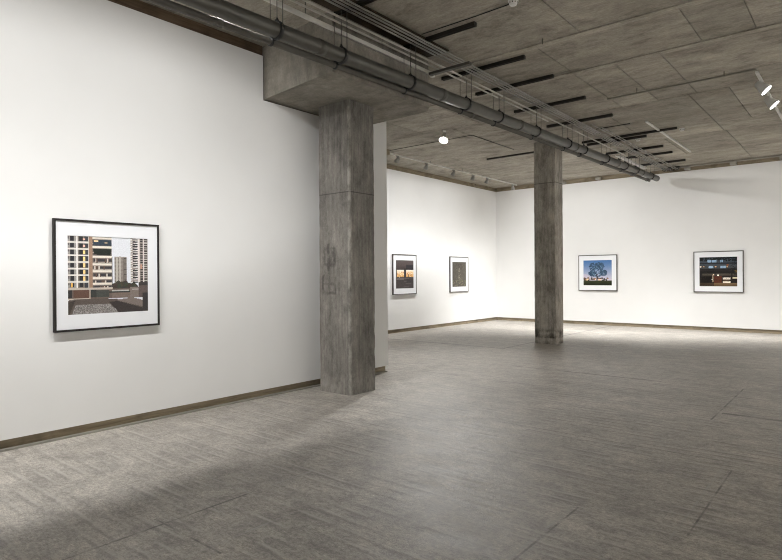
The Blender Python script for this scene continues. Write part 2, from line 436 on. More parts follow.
# ceiling channels (dark steel bars); right ends at x = -3.51
bars = [3.64, 4.42, 5.62, 6.89, 7.82, 9.10, 10.42, 12.18, 12.47, 13.70, 14.52, 15.76]
bar_end = dict(zip(bars, (-3.40, -3.40, -3.40, -3.43, -3.446, -3.475, -3.49, -2.84, -3.49, -3.48, -3.49, -3.49)))
ordn = ['first', 'second', 'third', 'fourth', 'fifth', 'sixth', 'seventh', 'eighth', 'ninth', 'tenth', 'eleventh', 'twelfth', 'thirteenth', 'fourteenth', 'fifteenth', 'sixteenth']
vis_bars = [y for y in bars if y > 3]
for i, y in enumerate(vis_bars):
    x1 = bar_end[y]
    x0 = BX + .01 if 4.30 < y < 6.3 else -4.72
    hw = .012 if y == 12.18 else .026
    b = MB(); b.box(x0, x1, y-hw, y-hw+.006, ZC-.048, ZC-.003); b.box(x0, x1, y+hw-.006, y+hw, ZC-.048, ZC-.003); b.box(x0, x1, y-hw, y+hw, ZC-.010, ZC-.003)
    if hw > .02: b.box(x0, x1, y-hw, y-.010, ZC-.048, ZC-.044); b.box(x0, x1, y+.010, y+hw, ZC-.048, ZC-.044)
    o = b.build('ceiling_channel', M_BAR)
    lab = 'dark steel channel across the ceiling, %s from the camera along the pipes' % ordn[i]
    if y == 12.18: lab = 'longest dark ceiling channel, reaching furthest right past the white track'
    if i == 0: lab = 'dark steel ceiling channel nearest the camera, above the thick pipe at the top edge'
    props(o, lab, 'ceiling bar', 'dark channels carrying the pipes')
    MB().box(x1, x1+.006, y-hw, y+hw, ZC-.05, ZC-.003).build('end_cap', M_BLACK, o)
o = MB().box(-7.19, -5.95, 12.39, 12.43, ZC-.038, ZC-.002).build('ceiling_channel', M_BAR)
props(o, 'thin dark ceiling channel left of the far column', 'ceiling bar')

# pipe hangers: ring round the thick pipe, ring round the slim pipe, three threaded rods
def hanger(y, lab):
    z0 = pz(y); t = empty('pipe_hanger', (PX, y, z0), lab, 'pipe hanger', 'hangers along the thick pipe')
    zt = ZC - .046 - z0
    MB().ring((0, 0, 0), (0, 1, 0), PR+.0015, .038, .013, 36).build('ring', M_BLACK, t)
    MB().ring((SX-PX, 0, szz(y)-z0), (0, 1, 0), SR+.001, .024, .009, 24).build('small_ring', M_BLACK, t)
    k_ = MB(); k_.box(-.016, .016, -.016, .016, PR-.002, PR+.030, .005); k_.cyl((-.0, 0, PR+.02), (0, 0, PR+.045), .011, 10); k_.build('saddle_nut', M_BLACK, t)
    k_ = MB(); k_.box(PR+.001, PR+.016, -.010, .010, -.012, .012, .003); k_.build('ring_bolt', M_ROD, t)
    MB().cyl((0, 0, PR+.03), (0, 0, zt), .0042, 8).build('rod', M_ROD, t)
    MB().cyl((.083, 0, .02), (.083, 0, zt), .0042, 8).build('rod', M_ROD, t)
    MB().cyl((SX-PX, 0, -.08+SR), (SX-PX, 0, zt), .0036, 8).build('rod', M_ROD, t)
hy = [3.64, 4.42, 5.62, 6.89, 7.82, 9.10, 10.42, 11.2, 12.47, 13.70, 14.52, 15.76]
for i, y in enumerate(hy):
    y -= .13 if i == 0 else .045
    lab = 'black ring hanger with thin steel rods on the thick pipe, %s from the camera' % (ordn[i] if i else 'nearest')
    if i == len(hy)-1: lab = 'black ring hanger closest to the capped far end of the thick pipe'
    hanger(y, lab)

# conduits
def run(name, x, z, y0, y1, r, mat, label, cat='conduit', group='thin conduits above the pipes', n=10, sag=.004):
    b_ = MB(); N = 16; pts_ = []
    ph = random.random()*6
    for i in range(N+1):
        y = y0 + (y1-y0)*i/N; pts_.append((x + .003*math.sin(ph+i*1.1), y, z + sag*.5*math.sin(ph*2+i*.9)))
    b_.tube(pts_, r, n); return props(b_.build(name, mat), label, cat, group)
w4 = ['rightmost', 'second from the right', 'third from the right', 'leftmost']
for i, an in enumerate((34.58, 34.27, 33.93, 33.58)):
    z = 4.288; x = -(z-1.5)/math.tan(math.radians(an))
    run('conduit', x, z, -4.9, YB+.005, .0105, M_CONDUIT, 'thin galvanised conduit, %s of the four running high beside the pipes' % w4[i])
run('conduit', -4.253, 4.215, -4.9, 13.6, .012, M_CONDUIT_LIT, 'bright low conduit directly above the thick pipe, right one of the lower pair')
run('conduit', -4.326, 4.200, -4.9, 9.6, .011, M_CONDUIT_LIT, 'low conduit directly above the thick pipe, left one of the lower pair')
for i, dx in enumerate((.05, .11)):
    run('conduit', -3.99+dx, 4.292, 10.6+i*.4, YB+.01, .010, M_CONDUIT, ('short far conduit joining the bundle near the back wall, %s one' % ('inner', 'outer')[i]))
# perforated tray near the far end
b = MB(); b.box(-4.47, -4.37, 13.55, 15.7, 4.212, 4.218); b.box(-4.47, -4.466, 13.55, 15.7, 4.212, 4.24); b.box(-4.374, -4.37, 13.55, 15.7, 4.212, 4.24)
for q in range(9):
    y = 13.7 + q*.22
    b.box(-4.44, -4.40, y, y+.10, 4.2095, 4.2125)
o = b.build('cable_tray', [M_TRACKW]); props(o, 'short pale cable tray beside the far end of the thick pipe', 'cable tray')
# cluster of clips where the conduits meet the back wall
b = MB()
for q in range(4):
    b.ring((-4.20+.11*q, 16.62, 4.285), (0, 1, 0), .030, .03, .008, 18)
b.box(-4.26, -3.82, 16.60, YB+.02, 4.325, 4.345)
o = b.build('conduit_clamp', M_BLACK); props(o, 'row of black clamp rings where the conduits reach the back wall', 'clamp')
# dark strips standing in for pipe shade on the ceiling between beam stub and conduits
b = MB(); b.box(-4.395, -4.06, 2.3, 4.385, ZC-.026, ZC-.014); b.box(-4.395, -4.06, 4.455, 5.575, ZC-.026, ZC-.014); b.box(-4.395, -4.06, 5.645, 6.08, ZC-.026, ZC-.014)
o = b.build('ceiling_shade_strip', M_SHADE_STRIP); props(o, 'dark brown strip standing in for shade on the ceiling above the conduits beside the beam', 'shade strip')

# lighting track along the beam side, ending in a cross piece
TX = -4.411
b = MB(); b.box(TX-.016, TX+.012, -4.0, 6.20, 4.132, 4.177, .002)
tr = b.build('lighting_track', M_TRACK); props(tr, 'pale grey lighting track running beside the beam stub above the thick pipe', 'lighting track')
b = MB(); b.box(TX+.013, -3.78, 6.10, 6.165, 4.112, 4.146, .003); b.build('cross_track', M_CROSS, tr)
b = MB(); b.box(TX-.022, TX+.03, 6.17, 6.225, 4.110, 4.180, .004); b.build('end_cap', M_TRACKW, tr)
for y in (-2.0, 0.0, 2.0, 3.98, 5.2):
    MB().cyl((TX, y, 4.177), (TX, y, ZC-.015), .004, 8).build('suspension_wire', M_ROD, tr)

# near right: feed raceway, track and its two lamps
b = MB(); b.box(-3.25, -1.18, 9.46, 9.50, ZC-.020, ZC-.001, .003); o = b.build('raceway', M_KERB)
props(o, 'slim surface raceway crossing the ceiling to the track on the right', 'raceway')
def track(x0, y0, x1, y1, z, w, mat, label, hang=True):
    b_ = MB(); dx = w if x0 == x1 else 0; dy = w if y0 == y1 else 0
    lo = (min(x0, x1)-dx/2, min(y0, y1)-dy/2); hi = (max(x0, x1)+dx/2, max(y0, y1)+dy/2)
    b_.box(lo[0], hi[0], lo[1], hi[1], z-.030, z, .002)
    t = b_.build('lighting_track', mat); props(t, label, 'lighting track')
    if hang:
        L = math.hypot(x1-x0, y1-y0); n = max(2, int(L/1.4)+1)
        for i in range(n):
            f = (i+.12)/(n-.76)
            MB().cyl((x0+(x1-x0)*f, y0+(y1-y0)*f, z), (x0+(x1-x0)*f, y0+(y1-y0)*f, ZC+.001), .004, 8).build('suspension_rod', M_ROD, t)
    return t
track(-1.172, 9.42, -1.172, 14.4, 4.31, .038, M_TRACKW, 'white lighting track at the right edge holding two lit lamps')
track(-3.17, 11.35, -3.17, 14.85, ZC+.001, .038, M_TRACKW, 'empty white lighting track on the ceiling right of the channels', False)
track(-8.40, 10.06, -8.40, 16.3, 4.305, .035, M_TRACK, 'long grey lighting track parallel to the far left wall')
b = MB(); b.box(-8.45, -8.35, 9.55, 10.055, 4.24, ZC+.002, .004); o = b.build('track_feed_box', M_BASE)
o.location = (0, 0, 0); props(o, 'brown box on the far left track just past the wall end', 'box')

# smoke detectors
def detector(x, y, label):
    t = empty('smoke_detector', (x, y, ZC-.001), label, 'smoke detector', 'smoke detectors on the ceiling')
    MB().lathe([(0, .055), (.012, .055), (.016, .047), (.03, .047), (.05, .036), (.052, .02)], (0, 0, 0), (0, 0, -1), 28).build('body', M_HOUSE, t)
    k_ = MB()
    for q in range(10):
        a = q*2*PI/10; k_.box(math.cos(a)*.044-.004, math.cos(a)*.044+.004, math.sin(a)*.044-.004, math.sin(a)*.044+.004, -.036, -.022)
    k_.build('vent_slots', M_BLACK, t)
detector(-2.83, 5.44, 'round smoke detector on the ceiling near the top edge of the photo')
detector(-2.80, 12.40, 'round smoke detector at the right end of the longest ceiling channel')
detector(-3.72, 12.72, 'small round detector below the middle ceiling channels by the conduits')
b = MB(); b.tube([(-4.05, 5.485, ZC-.008), (-3.3, 5.49, ZC-.008), (-2.88, 5.47, ZC-.012)], .006, 8)
props(b.build('cable', M_BLACK), 'thin black cable on the ceiling running to the near smoke detector', 'cable')
b = MB(); b.tube([(-4.10, 11.30, ZC-.009), (-3.45, 11.30, ZC-.009)], .009, 8)
props(b.build('cable', M_BAR), 'thin dark cable on the ceiling left of the empty white track', 'cable')
b = MB(); b.tube([(-9.0, 10.10, ZC-.006), (-6.25, 10.10, ZC-.006), (-6.2, 10.18, ZC-.006), (-6.2, 11.9, ZC-.006)], .008, 8)
props(b.build('cable', M_ROD), 'brown conduit bending on the ceiling beyond the glaring lamp', 'cable')
# short threaded stubs left in the ceiling
for i, (x, y) in enumerate(((-3.02, 6.55), (-2.72, 9.25), (-1.55, 9.3))):
    o = MB().cyl((x, y, ZC-.07), (x, y, ZC+.005), .005, 8).build('ceiling_stub', M_ROD)
    props(o, 'short threaded rod stub in the ceiling, %s' % ('nearest, above the pale ridge', 'middle one by the raceway', 'beside the right end of the raceway')[i], 'rod', 'threaded stubs in the ceiling')

# trunking rail with junction boxes along the top of the back wall
b = MB(); b.box(-5.0, X1-.3, YB-.10, YB-.06, 4.315, 4.345, .003); b.box(-3.0, X1-.3, YB-.058, YB+.03, 4.335, 4.352)
props(b.build('cable_trunking', M_BOX), 'pale trunking rail along the top of the back wall', 'cable trunking')
first = None
for i, x in enumerate((-7.10, -6.02, -3.66, -2.60, -1.55, -.4, .8)):
    lab = 'grey junction box at the head of the back wall, %s' % ('just right of the far column', 'above the tree photograph', 'first right of the pipe end', 'above the night building photograph', 'at the right edge of view', '', '')[i]
    if i > 4: break
    if first is None:
        t = empty('junction_box', (x, YB-.09, 4.28), lab, 'junction box', 'junction boxes along the back wall')
        MB().box(-.07, .07, -.045, .122, -.035, .030, .006).build('body', M_BOX, t)
        MB().box(-.055, .055, -.052, -.044, -.025, .020, .002).build('lid', M_BOX, t)
        MB().cyl((0, 0, .03), (0, 0, .072), .014, 10).build('stem', M_BOX, t); first = t
    else:
        t = copy_tree(first); t.location = (x, YB-.09, 4.28); t['label'] = lab

# ------------------------------------------------------------------ track spotlights
spot_proto = {}
def washer(p0, n, power, r, color, ex=3.25, cmin=.36, lat=(1.1, .72), foot=(-.6, .5)):
    """asymmetric wall-washer optics: throws ever more light towards the foot of the wall in direction n"""
    ld = bpy.data.lights.new('wall_washer_lamp', 'POINT'); ld.energy = power; ld.shadow_soft_size = r; ld.color = color
    ld.use_nodes = True; t = ld.node_tree; em = t.nodes['Emission']
    g = t.nodes.new('ShaderNodeNewGeometry'); dp = t.nodes.new('ShaderNodeVectorMath'); dp.operation = 'DOT_PRODUCT'
    t.links.new(g.outputs['Incoming'], dp.inputs[0]); dp.inputs[1].default_value = [v*SIGN for v in n]
    def M(op, a, b_=0, c_=0):
        q = t.nodes.new('ShaderNodeMath'); q.operation = op
        for i_, v in enumerate((a, b_, c_)):
            if isinstance(v, (int, float)): q.inputs[i_].default_value = v
            else: t.links.new(v, q.inputs[i_])
        return q.outputs[0]
    c = dp.outputs['Value']
    sx = t.nodes.new('ShaderNodeSeparateXYZ'); t.links.new(g.outputs['Incoming'], sx.inputs[0])
    c2 = M('DIVIDE', c, M('SQRT', M('ADD', M('MULTIPLY', c, c), M('MULTIPLY_ADD', sx.outputs[1 if n[0] else 0], M('MULTIPLY', sx.outputs[1 if n[0] else 0], .55), M('MULTIPLY_ADD', sx.outputs[2], sx.outputs[2], .0001)))))
    I = M('POWER', M('MAXIMUM', c2, cmin), -ex)
    mr = t.nodes.new('ShaderNodeMapRange'); mr.interpolation_type = 'SMOOTHSTEP'; t.links.new(c, mr.inputs[0])
    for i_, v in enumerate((*foot, 0, 1)): mr.inputs[i_+1].default_value = v
    up = t.nodes.new('ShaderNodeMapRange'); up.interpolation_type = 'SMOOTHSTEP'
    t.links.new(M('MULTIPLY', sx.outputs[2], SIGN), up.inputs[0])
    for i_, v in enumerate((.34, -.28, 0, 1)): up.inputs[i_+1].default_value = v
    lt = t.nodes.new('ShaderNodeMapRange'); lt.interpolation_type = 'SMOOTHSTEP'
    t.links.new(M('ABSOLUTE', sx.outputs[1 if n[0] else 0]), lt.inputs[0])
    for i_, v in enumerate((*lat, 0, 1)): lt.inputs[i_+1].default_value = v
    t.links.new(M('MULTIPLY', M('MULTIPLY', M('MULTIPLY', I, lt.outputs[0]), mr.outputs[0]), up.outputs[0]), em.inputs['Strength'])
    lo = bpy.data.objects.new('wall_washer_lamp', ld); col.objects.link(lo); lo.location = p0
SIGN = 1
def head(x, y, zt, target, label, mat=M_HOUSE, lit=M_GLOWDIM, power=None, angle=100, blend=1, r=.035, group=None, scale=1, size=None, color=(1,.997,.990), drop=.12, wash=None, cmin=.40):
    key = (mat.name, lit.name, scale, drop)
    if key not in spot_proto:
        t = empty('track_spotlight', (x, y, zt), label, 'spotlight', group)
        MB().box(-.014, .014, -.045, .045, -.028, 0, .003).build('adapter', mat, t)
        MB().cyl((0, 0, -.02), (0, 0, -drop), .008, 12).build('arm', mat, t)
        hs = MB().lathe([(0, .022), (.012, .034), (.05, .040), (.085, .052), (.13, .062), (.134, .059), (.118, .056)], (0, 0, .06), (0, 0, -.2), 32, True).build('housing', mat, t)
        hs.location = (0, 0, -drop); hs.scale = (scale,)*3
        ln = MB().lathe([(0, .056), (.004, .056)], (0, 0, -.062), (0, 0, -.08), 32).build('lens', lit, hs)
        spot_proto[key] = t
    else:
        t = copy_tree(spot_proto[key]); t.location = (x, y, zt); t['label'] = label
        if group: t['group'] = group
    hs = [c for c in t.children if c.name.startswith('housing')][0]
    d = (Vector(target) - Vector((x, y, zt-drop))).normalized()
    hs.rotation_mode = 'QUATERNION'; hs.rotation_quaternion = Vector((0, 0, -1)).rotation_difference(d)
    if power:
        p0 = Vector((x, y, zt-drop)) + d*.09*scale
        if wash: washer(p0, wash, power, r, color, cmin=cmin, lat=(1.0, .70) if y < 4 and x < -4 else (.93, .45), foot=(-.6, .5) if y < 4 and x < -4 else (-.2, .45))
        else:
            ld = bpy.data.lights.new('spot_lamp', 'SPOT'); ld.energy = power; ld.spot_size = math.radians(angle); ld.spot_blend = blend
            ld.shadow_soft_size = r; ld.color = color
            lo = bpy.data.objects.new('spot_lamp', ld); col.objects.link(lo); lo.location = p0
            lo.rotation_mode = 'QUATERNION'; lo.rotation_quaternion = Vector((0, 0, -1)).rotation_difference(d)
    return t

P_LEFT, P_FAR, P_BACK, P_STAR, P_PAIR, P_FILL = 22, 14.5, 60, 680, 120, 74
# wash on the left wall from the track beside the beam
for i, y in enumerate((3.0, 1.75, .4, -1.0, -2.6)):
    head(TX-.036, y, 4.131, (XL, y-.05, .5), 'spotlight washing the left wall, out of frame above the large photograph, %s' % ordn[i], M_HOUSE, M_GLOWDIM,
         P_LEFT*(1.22, .88, .8, .8, .8)[i], r=.014, scale=.65, group='wall washers on the track beside the beam', drop=.07, wash=(-1, 0, 0), cmin=.47)
# far-left wall
names = ['nearest the end of the left wall', 'second along the row', 'middle of the row', 'fourth along the row', 'fifth along the row', 'nearest the room corner']
for i, y in enumerate((10.40, 11.54, 12.75, 13.73, 14.49, 16.05)):
    tgt = (XF, y+.1, 2.3) if i < 5 else (-8.6, YB, 2.2)
    head(-8.40, y, 4.275, tgt, 'small grey spotlight on the far left track, %s' % names[i], M_HOUSEG, M_GLOWDIM, P_FAR*(1.1, 1.05, .9, .7, .55, .1)[i], r=.03,
         group='spotlights aimed at the far left wall', drop=.08, wash=(-1, 0, 0) if i < 5 else (0, 1, 0))
# added washers, placed out of sight to brighten the back wall
for x, y, pw, lab in ((-6.58, 14.7, 1.0, 'added unseen spotlight directly behind the far column, nearer the back wall'), (-5.84, 13.0, 2.9, 'added unseen spotlight right behind the far column, nearer the column'),
                      (-1.172, 14.2, 1.1, 'added spotlight at the far end of the right track beyond the frame')):
    head(x, y, ZC if x != -1.172 else 4.28, (x, YB, 2.2), lab, M_HOUSE, M_GLOWDIM, pw*P_BACK, r=.03, drop=.08, wash=(0, 1, 0), cmin=.43)
for x in (1.2, 3.4):  # two more lamps added out of frame to light the back wall
    head(x, 14.6, ZC, (x, YB, 2.2), 'added spotlight washing the back wall out of frame, %s one' % ('nearer', 'further')[x > 2], M_HOUSE, M_GLOWDIM, P_BACK*.42, r=.03, drop=.08, wash=(0, 1, 0), cmin=.43)
# the glaring lamp towards the camera and the pair on the right track
head(-6.42, 9.42, ZC, (-5.4, 6.6, 0), 'glaring white spotlight facing the camera in front of the far left wall', M_HOUSE, M_GLOW, P_STAR, 120, 1, .10, drop=.13, scale=1.45)
for y, lab in ((9.86, 'left and higher'), (10.80, 'right and lower')):
    head(-1.172, y, 4.28, (-1.172+.68*3, y-.06, 4.15-.73*3), 'lit spotlight on the right track, %s of the two' % lab, M_HOUSE, M_GLOW, P_PAIR, 110, 1, .05, 'lit pair on the right track', scale=1.4, drop=.075)
# fill lamps added for bounce off the unseen walls behind and right of camera
for x, y, t, pw in ((4.3, -1.5, (6, -1.5, 2.2), .15), (4.3, 2.0, (6, 2.0, 2.2), .6), (4.3, 5.5, (6, 5.5, 2.2), 1.2), (4.3, 9.0, (6, 9.0, 2.2), 2.2), (4.3, 12.5, (6, 12.5, 2.2), 2.4),
                    (-2.5, -3.4, (-2.5, -5, 2.2), .5), (1.5, -3.4, (1.5, -5, 2.2), .5)):
    head(x, y, ZC, t, 'added fill spotlight bouncing off the unseen walls behind the camera', M_HOUSE, M_GLOWDIM, P_FILL*pw, r=.03, group='added fill spotlights behind the camera', drop=.08, cmin=.3,
         wash=(1, 0, 0) if t[0] == 6 else (0, -1, 0))

# ------------------------------------------------------------------ framed photographs
class Ras:
    def __init__(s, w, h, bg):
        s.w, s.h = w, h; s.a = np.zeros((h, w, 3)); s.a[:] = bg
        yy, xx = np.mgrid[0:h, 0:w]; s.X = (xx+.5)/w; s.Y = (yy+.5)/h
    def rect(s, u0, u1, v0, v1, c, al=1):
        m = (s.X >= u0) & (s.X < u1) & (s.Y >= v0) & (s.Y < v1); s.a[m] = s.a[m]*(1-al) + np.array(c)*al
    def poly(s, pts, c, al=1):
        m = np.zeros((s.h, s.w), bool); n = len(pts)
        for i in range(n):
            (x0, y0), (x1, y1) = pts[i], pts[(i+1) % n]
            cr = ((y0 > s.Y) != (y1 > s.Y)) & (s.X < (x1-x0)*(s.Y-y0)/((y1-y0) or 1e-9)+x0); m ^= cr
        s.a[m] = s.a[m]*(1-al) + np.array(c)*al; return m
    def grad(s, v0, v1, c0, c1, u0=0, u1=1):
        m = (s.Y >= v0) & (s.Y < v1) & (s.X >= u0) & (s.X < u1); t = ((s.Y-v0)/(v1-v0))[m][:, None]
        s.a[m] = np.array(c0)*(1-t) + np.array(c1)*t
    def blob(s, u, v, r, c, al=1, asp=1):
        m = ((s.X-u)/asp)**2 + (s.Y-v)**2 < r*r; s.a[m] = s.a[m]*(1-al) + np.array(c)*al
    def noise(s, amp, m=None):
        n = rng.uniform(-amp, amp, (s.h, s.w, 1)); s.a = s.a + (n if m is None else n*m[..., None])
    def get(s): return np.clip(s.a, 0, 255)

def paint_towers():
    r = Ras(116, 112, (216, 218, 224))
    r.X = (797.5 - 1/(1/797.5 + r.X*.0001404))/80.3      # nearer half of the print reads wider
    # left block: stacked bays
    r.rect(0, .315, 0, .70, (196, 190, 184))
    for i in range(8):
        v = .012 + i*.0835
        r.rect(.0, .115, v, v+.062, (150, 146, 142)); r.rect(.035, .085, v, v+.058, (38, 36, 40)); r.rect(.0, .03, v, v+.03, (104, 98, 100))
        r.rect(.135, .262, v, v+.062, (120, 112, 104)); r.rect(.155, .20, v, v+.058, (34, 32, 36)); r.rect(.215, .258, v, v+.06, (52, 54, 62))
        r.rect(.0, .27, v+.066, v+.080, (222, 216, 210))
        if i in (2, 3, 4, 5, 6): r.rect(.20, .222, v+.005, v+.055, (250, 214, 140))
        if i in (0, 1): r.rect(.20, .222, v+.02, v+.045, (230, 190, 170))
    r.rect(.05, .065, .60, .65, (240, 190, 90))
    r.rect(.115, .135, 0, .66, (226, 222, 218)); r.rect(.27, .315, 0, .70, (152, 124, 104)); r.rect(.285, .292, 0, .7, (176, 150, 130))
    # balcony block
    r.rect(.315, .555, .0, .68, (88, 80, 76))
    for i, v in enumerate((.012, .125, .25, .345, .44, .53, .60)):
        r.rect(.315, .548, v, v+.028, (222, 214, 202)); r.rect(.315, .548, v+.028, v+.036, (140, 130, 120))
        r.rect(.33, .54, v+.045, v+.075, (50, 48, 52)); r.rect(.315, .55, v+.078, v+.090, (168, 158, 148))
        for q in range(5):
            u = .33 + rng.rand()*.19; r.rect(u, u+.018, v+.04, v+.085, (200, 190, 180) if q % 2 else (90, 70, 60))
    r.rect(.325, .55, .045, .12, (46, 58, 70)); r.rect(.335, .385, .055, .075, (250, 220, 170)); r.rect(.47, .50, .07, .085, (170, 150, 120))
    r.poly([(.325, .165), (.55, .165), (.535, .245), (.335, .235)], (26, 32, 26))
    r.rect(.548, .565, .26, .66, (56, 48, 46))
    # far tower
    r.rect(.585, .735, .262, .66, (150, 142, 134)); r.rect(.60, .625, .27, .66, (176, 170, 160)); r.rect(.645, .66, .25, .66, (178, 172, 164))
    r.rect(.69, .735, .27, .66, (112, 104, 98))
    for i in range(20):
        v = .275 + i*.018; r.rect(.587, .60, v, v+.008, (100, 94, 88)); r.rect(.628, .645, v, v+.008, (110, 104, 98)); r.rect(.665, .69, v, v+.008, (120, 110, 104))
        if i % 4 == 0: r.rect(.70, .735, v, v+.012, (60, 54, 52))
    # right tower with notched balconies
    r.rect(.785, 1, .0, .60, (150, 140, 134))
    for i in range(19):
        v = .005 + i*.032
        r.poly([(.775, v+.02), (.87, v-.005), (.875, v+.008), (.785, v+.03)], (222, 218, 216)); r.rect(.81, .875, v+.010, v+.026, (40, 36, 38))
        r.rect(.905, .935, v, v+.018, (48, 42, 42)); r.rect(.955, .992, v, v+.02, (70, 62, 60)); r.rect(.955, .992, v+.021, v+.03, (196, 190, 184))
    r.rect(.878, .90, 0, .6, (214, 208, 204)); r.rect(.938, .953, 0, .6, (206, 200, 196)); r.rect(.905, .93, .36, .42, (186, 140, 120))
    # trees
    for _ in range(60):
        u = .56 + rng.rand()*.30; v = .60 + rng.rand()*.10 + (.02 if u > .75 else 0); r.blob(u, v, .016+.014*rng.rand(), (44+rng.randint(20), 42+rng.randint(16), 36+rng.randint(10)))
    # podium
    r.rect(0, 1, .68, .80, (98, 84, 76)); r.rect(0, .06, .69, .79, (46, 44, 44)); r.rect(.075, .27, .685, .80, (92, 66, 54))
    r.rect(.28, .36, .69, .79, (40, 44, 40)); r.rect(.36, .52, .70, .79, (60, 62, 58)); r.rect(.0, .56, .665, .685, (188, 176, 164)); r.rect(.27, .285, .69, .8, (160, 146, 134))
    r.rect(.52, .78, .71, .735, (34, 40, 34)); r.rect(.55, .76, .70, .712, (178, 176, 170)); r.rect(.55, .78, .735, .80, (112, 98, 90))
    r.rect(0, .27, .795, .812, (196, 184, 172)); r.rect(.78, .88, .66, .80, (120, 108, 102)); r.rect(.80, .90, .69, .70, (196, 190, 186))
    r.poly([(.0, .82), (.12, .80), (.60, .81), (1, .93), (1, 1), (0, 1)], (84, 74, 68))
    r.poly([(.0, .84), (.10, .82), (.02, 1), (0, 1)], (62, 54, 48))
    m = r.poly([(.10, .875), (.52, .875), (.64, .985), (.64, 1), (.05, 1)], (126, 121, 118)); r.noise(34, m)
    r.poly([(.52, .85), (.62, .84), (1, .97), (1, 1), (.64, 1)], (48, 40, 38)); r.poly([(.60, .83), (.80, .80), (1, .86), (1, .95)], (116, 104, 98))
    r.rect(.88, 1, .63, .80, (88, 74, 70)); r.rect(.93, 1, .74, .96, (44, 38, 38)); r.rect(.88, 1, .60, .64, (50, 44, 42))
    r.noise(7); return r.get()

def paint_windows():
    r = Ras(64, 64, (76, 66, 64)); r.grad(0, .34, (84, 74, 72), (66, 56, 55)); r.rect(.58, 1, .16, .36, (38, 34, 38))
    for u0, u1 in ((.06, .46), (.58, 1)):
        r.grad(.34, .60, (244, 236, 226), (214, 160, 84), u0, u1)
        for _ in range(26):
            u = u0 + rng.rand()*(u1-u0-.05); v = .38+rng.rand()*.2; r.rect(u, u+.04, v, v+.03, ((232, 190, 110), (190, 120, 60), (250, 240, 225))[rng.randint(3)], .8)
    r.rect(.46, .58, .30, .62, (48, 42, 42)); r.rect(.68, .72, .5, .62, (40, 34, 30)); r.rect(0, 1, .61, 1, (66, 58, 57))
    for _ in range(9): v = .62+rng.rand()*.34; u = rng.rand()*.6; r.rect(u, u+.3, v, v+.012, (120, 112, 110), .6)
    r.rect(.05, .45, .64, .68, (132, 124, 122), .7); r.rect(.6, .95, .66, .80, (48, 42, 42), .8)
    r.noise(6); return r.get()

def paint_thicket():
    r = Ras(64, 64, (78, 73, 64)); r.rect(.3, .75, .08, .30, (62, 56, 50), .7)
    for _ in range(420):
        u, v = rng.rand(), rng.rand(); L = .03+.06*rng.rand(); c = 60+rng.randint(60)
        r.rect(u, u+.016, v, v+L, (c, c-5, c-14), .55)
    for _ in range(60):
        v = .25+rng.rand()*.5; r.blob(.5+rng.randn()*.05*(v+.2), v, .014, (150, 142, 128), .55)
    for _ in range(70):
        r.blob(rng.rand(), .72+rng.rand()*.24, .016, ((120, 126, 88), (150, 140, 112), (60, 60, 44))[rng.randint(3)], .7)
    r.noise(8); return r.get()

def paint_tree():
    r = Ras(84, 76, (90, 130, 180)); r.grad(0, .8, (62, 106, 160), (206, 196, 206))
    r.blob(.02, .8, .25, (212, 190, 196), .4)
    for _ in range(46):
        u = rng.rand()*.95; v = .70+rng.rand()*.10; r.blob(u, v, .03, ((92, 76, 70), (58, 52, 48), (140, 108, 90))[rng.randint(3)])
    for u in (.13, .16, .43, .56, .60): r.blob(u, .75+rng.rand()*.03, .028, (250, 214, 176))
    for _ in range(620):   # crown in three lobes
        cu, cv, sr = ((.36, .25, .16), (.58, .23, .16), (.47, .45, .24), (.70, .50, .13), (.31, .52, .13))[rng.randint(5)]
        a = rng.rand()*2*PI; q = math.sqrt(rng.rand())*sr; g = rng.randint(36)
        r.blob(cu+math.cos(a)*q, cv+math.sin(a)*q*.9, .012+.012*rng.rand(), (34+g, 58+g, 80+g), .85)
    for _ in range(70): r.blob(.3+rng.rand()*.42, .2+rng.rand()*.45, .010, (126, 160, 188), .8)
    r.rect(.47, .50, .55, .80, (50, 46, 44))
    r.grad(.80, 1.0, (52, 58, 34), (22, 26, 14)); r.noise(6); return r.get()

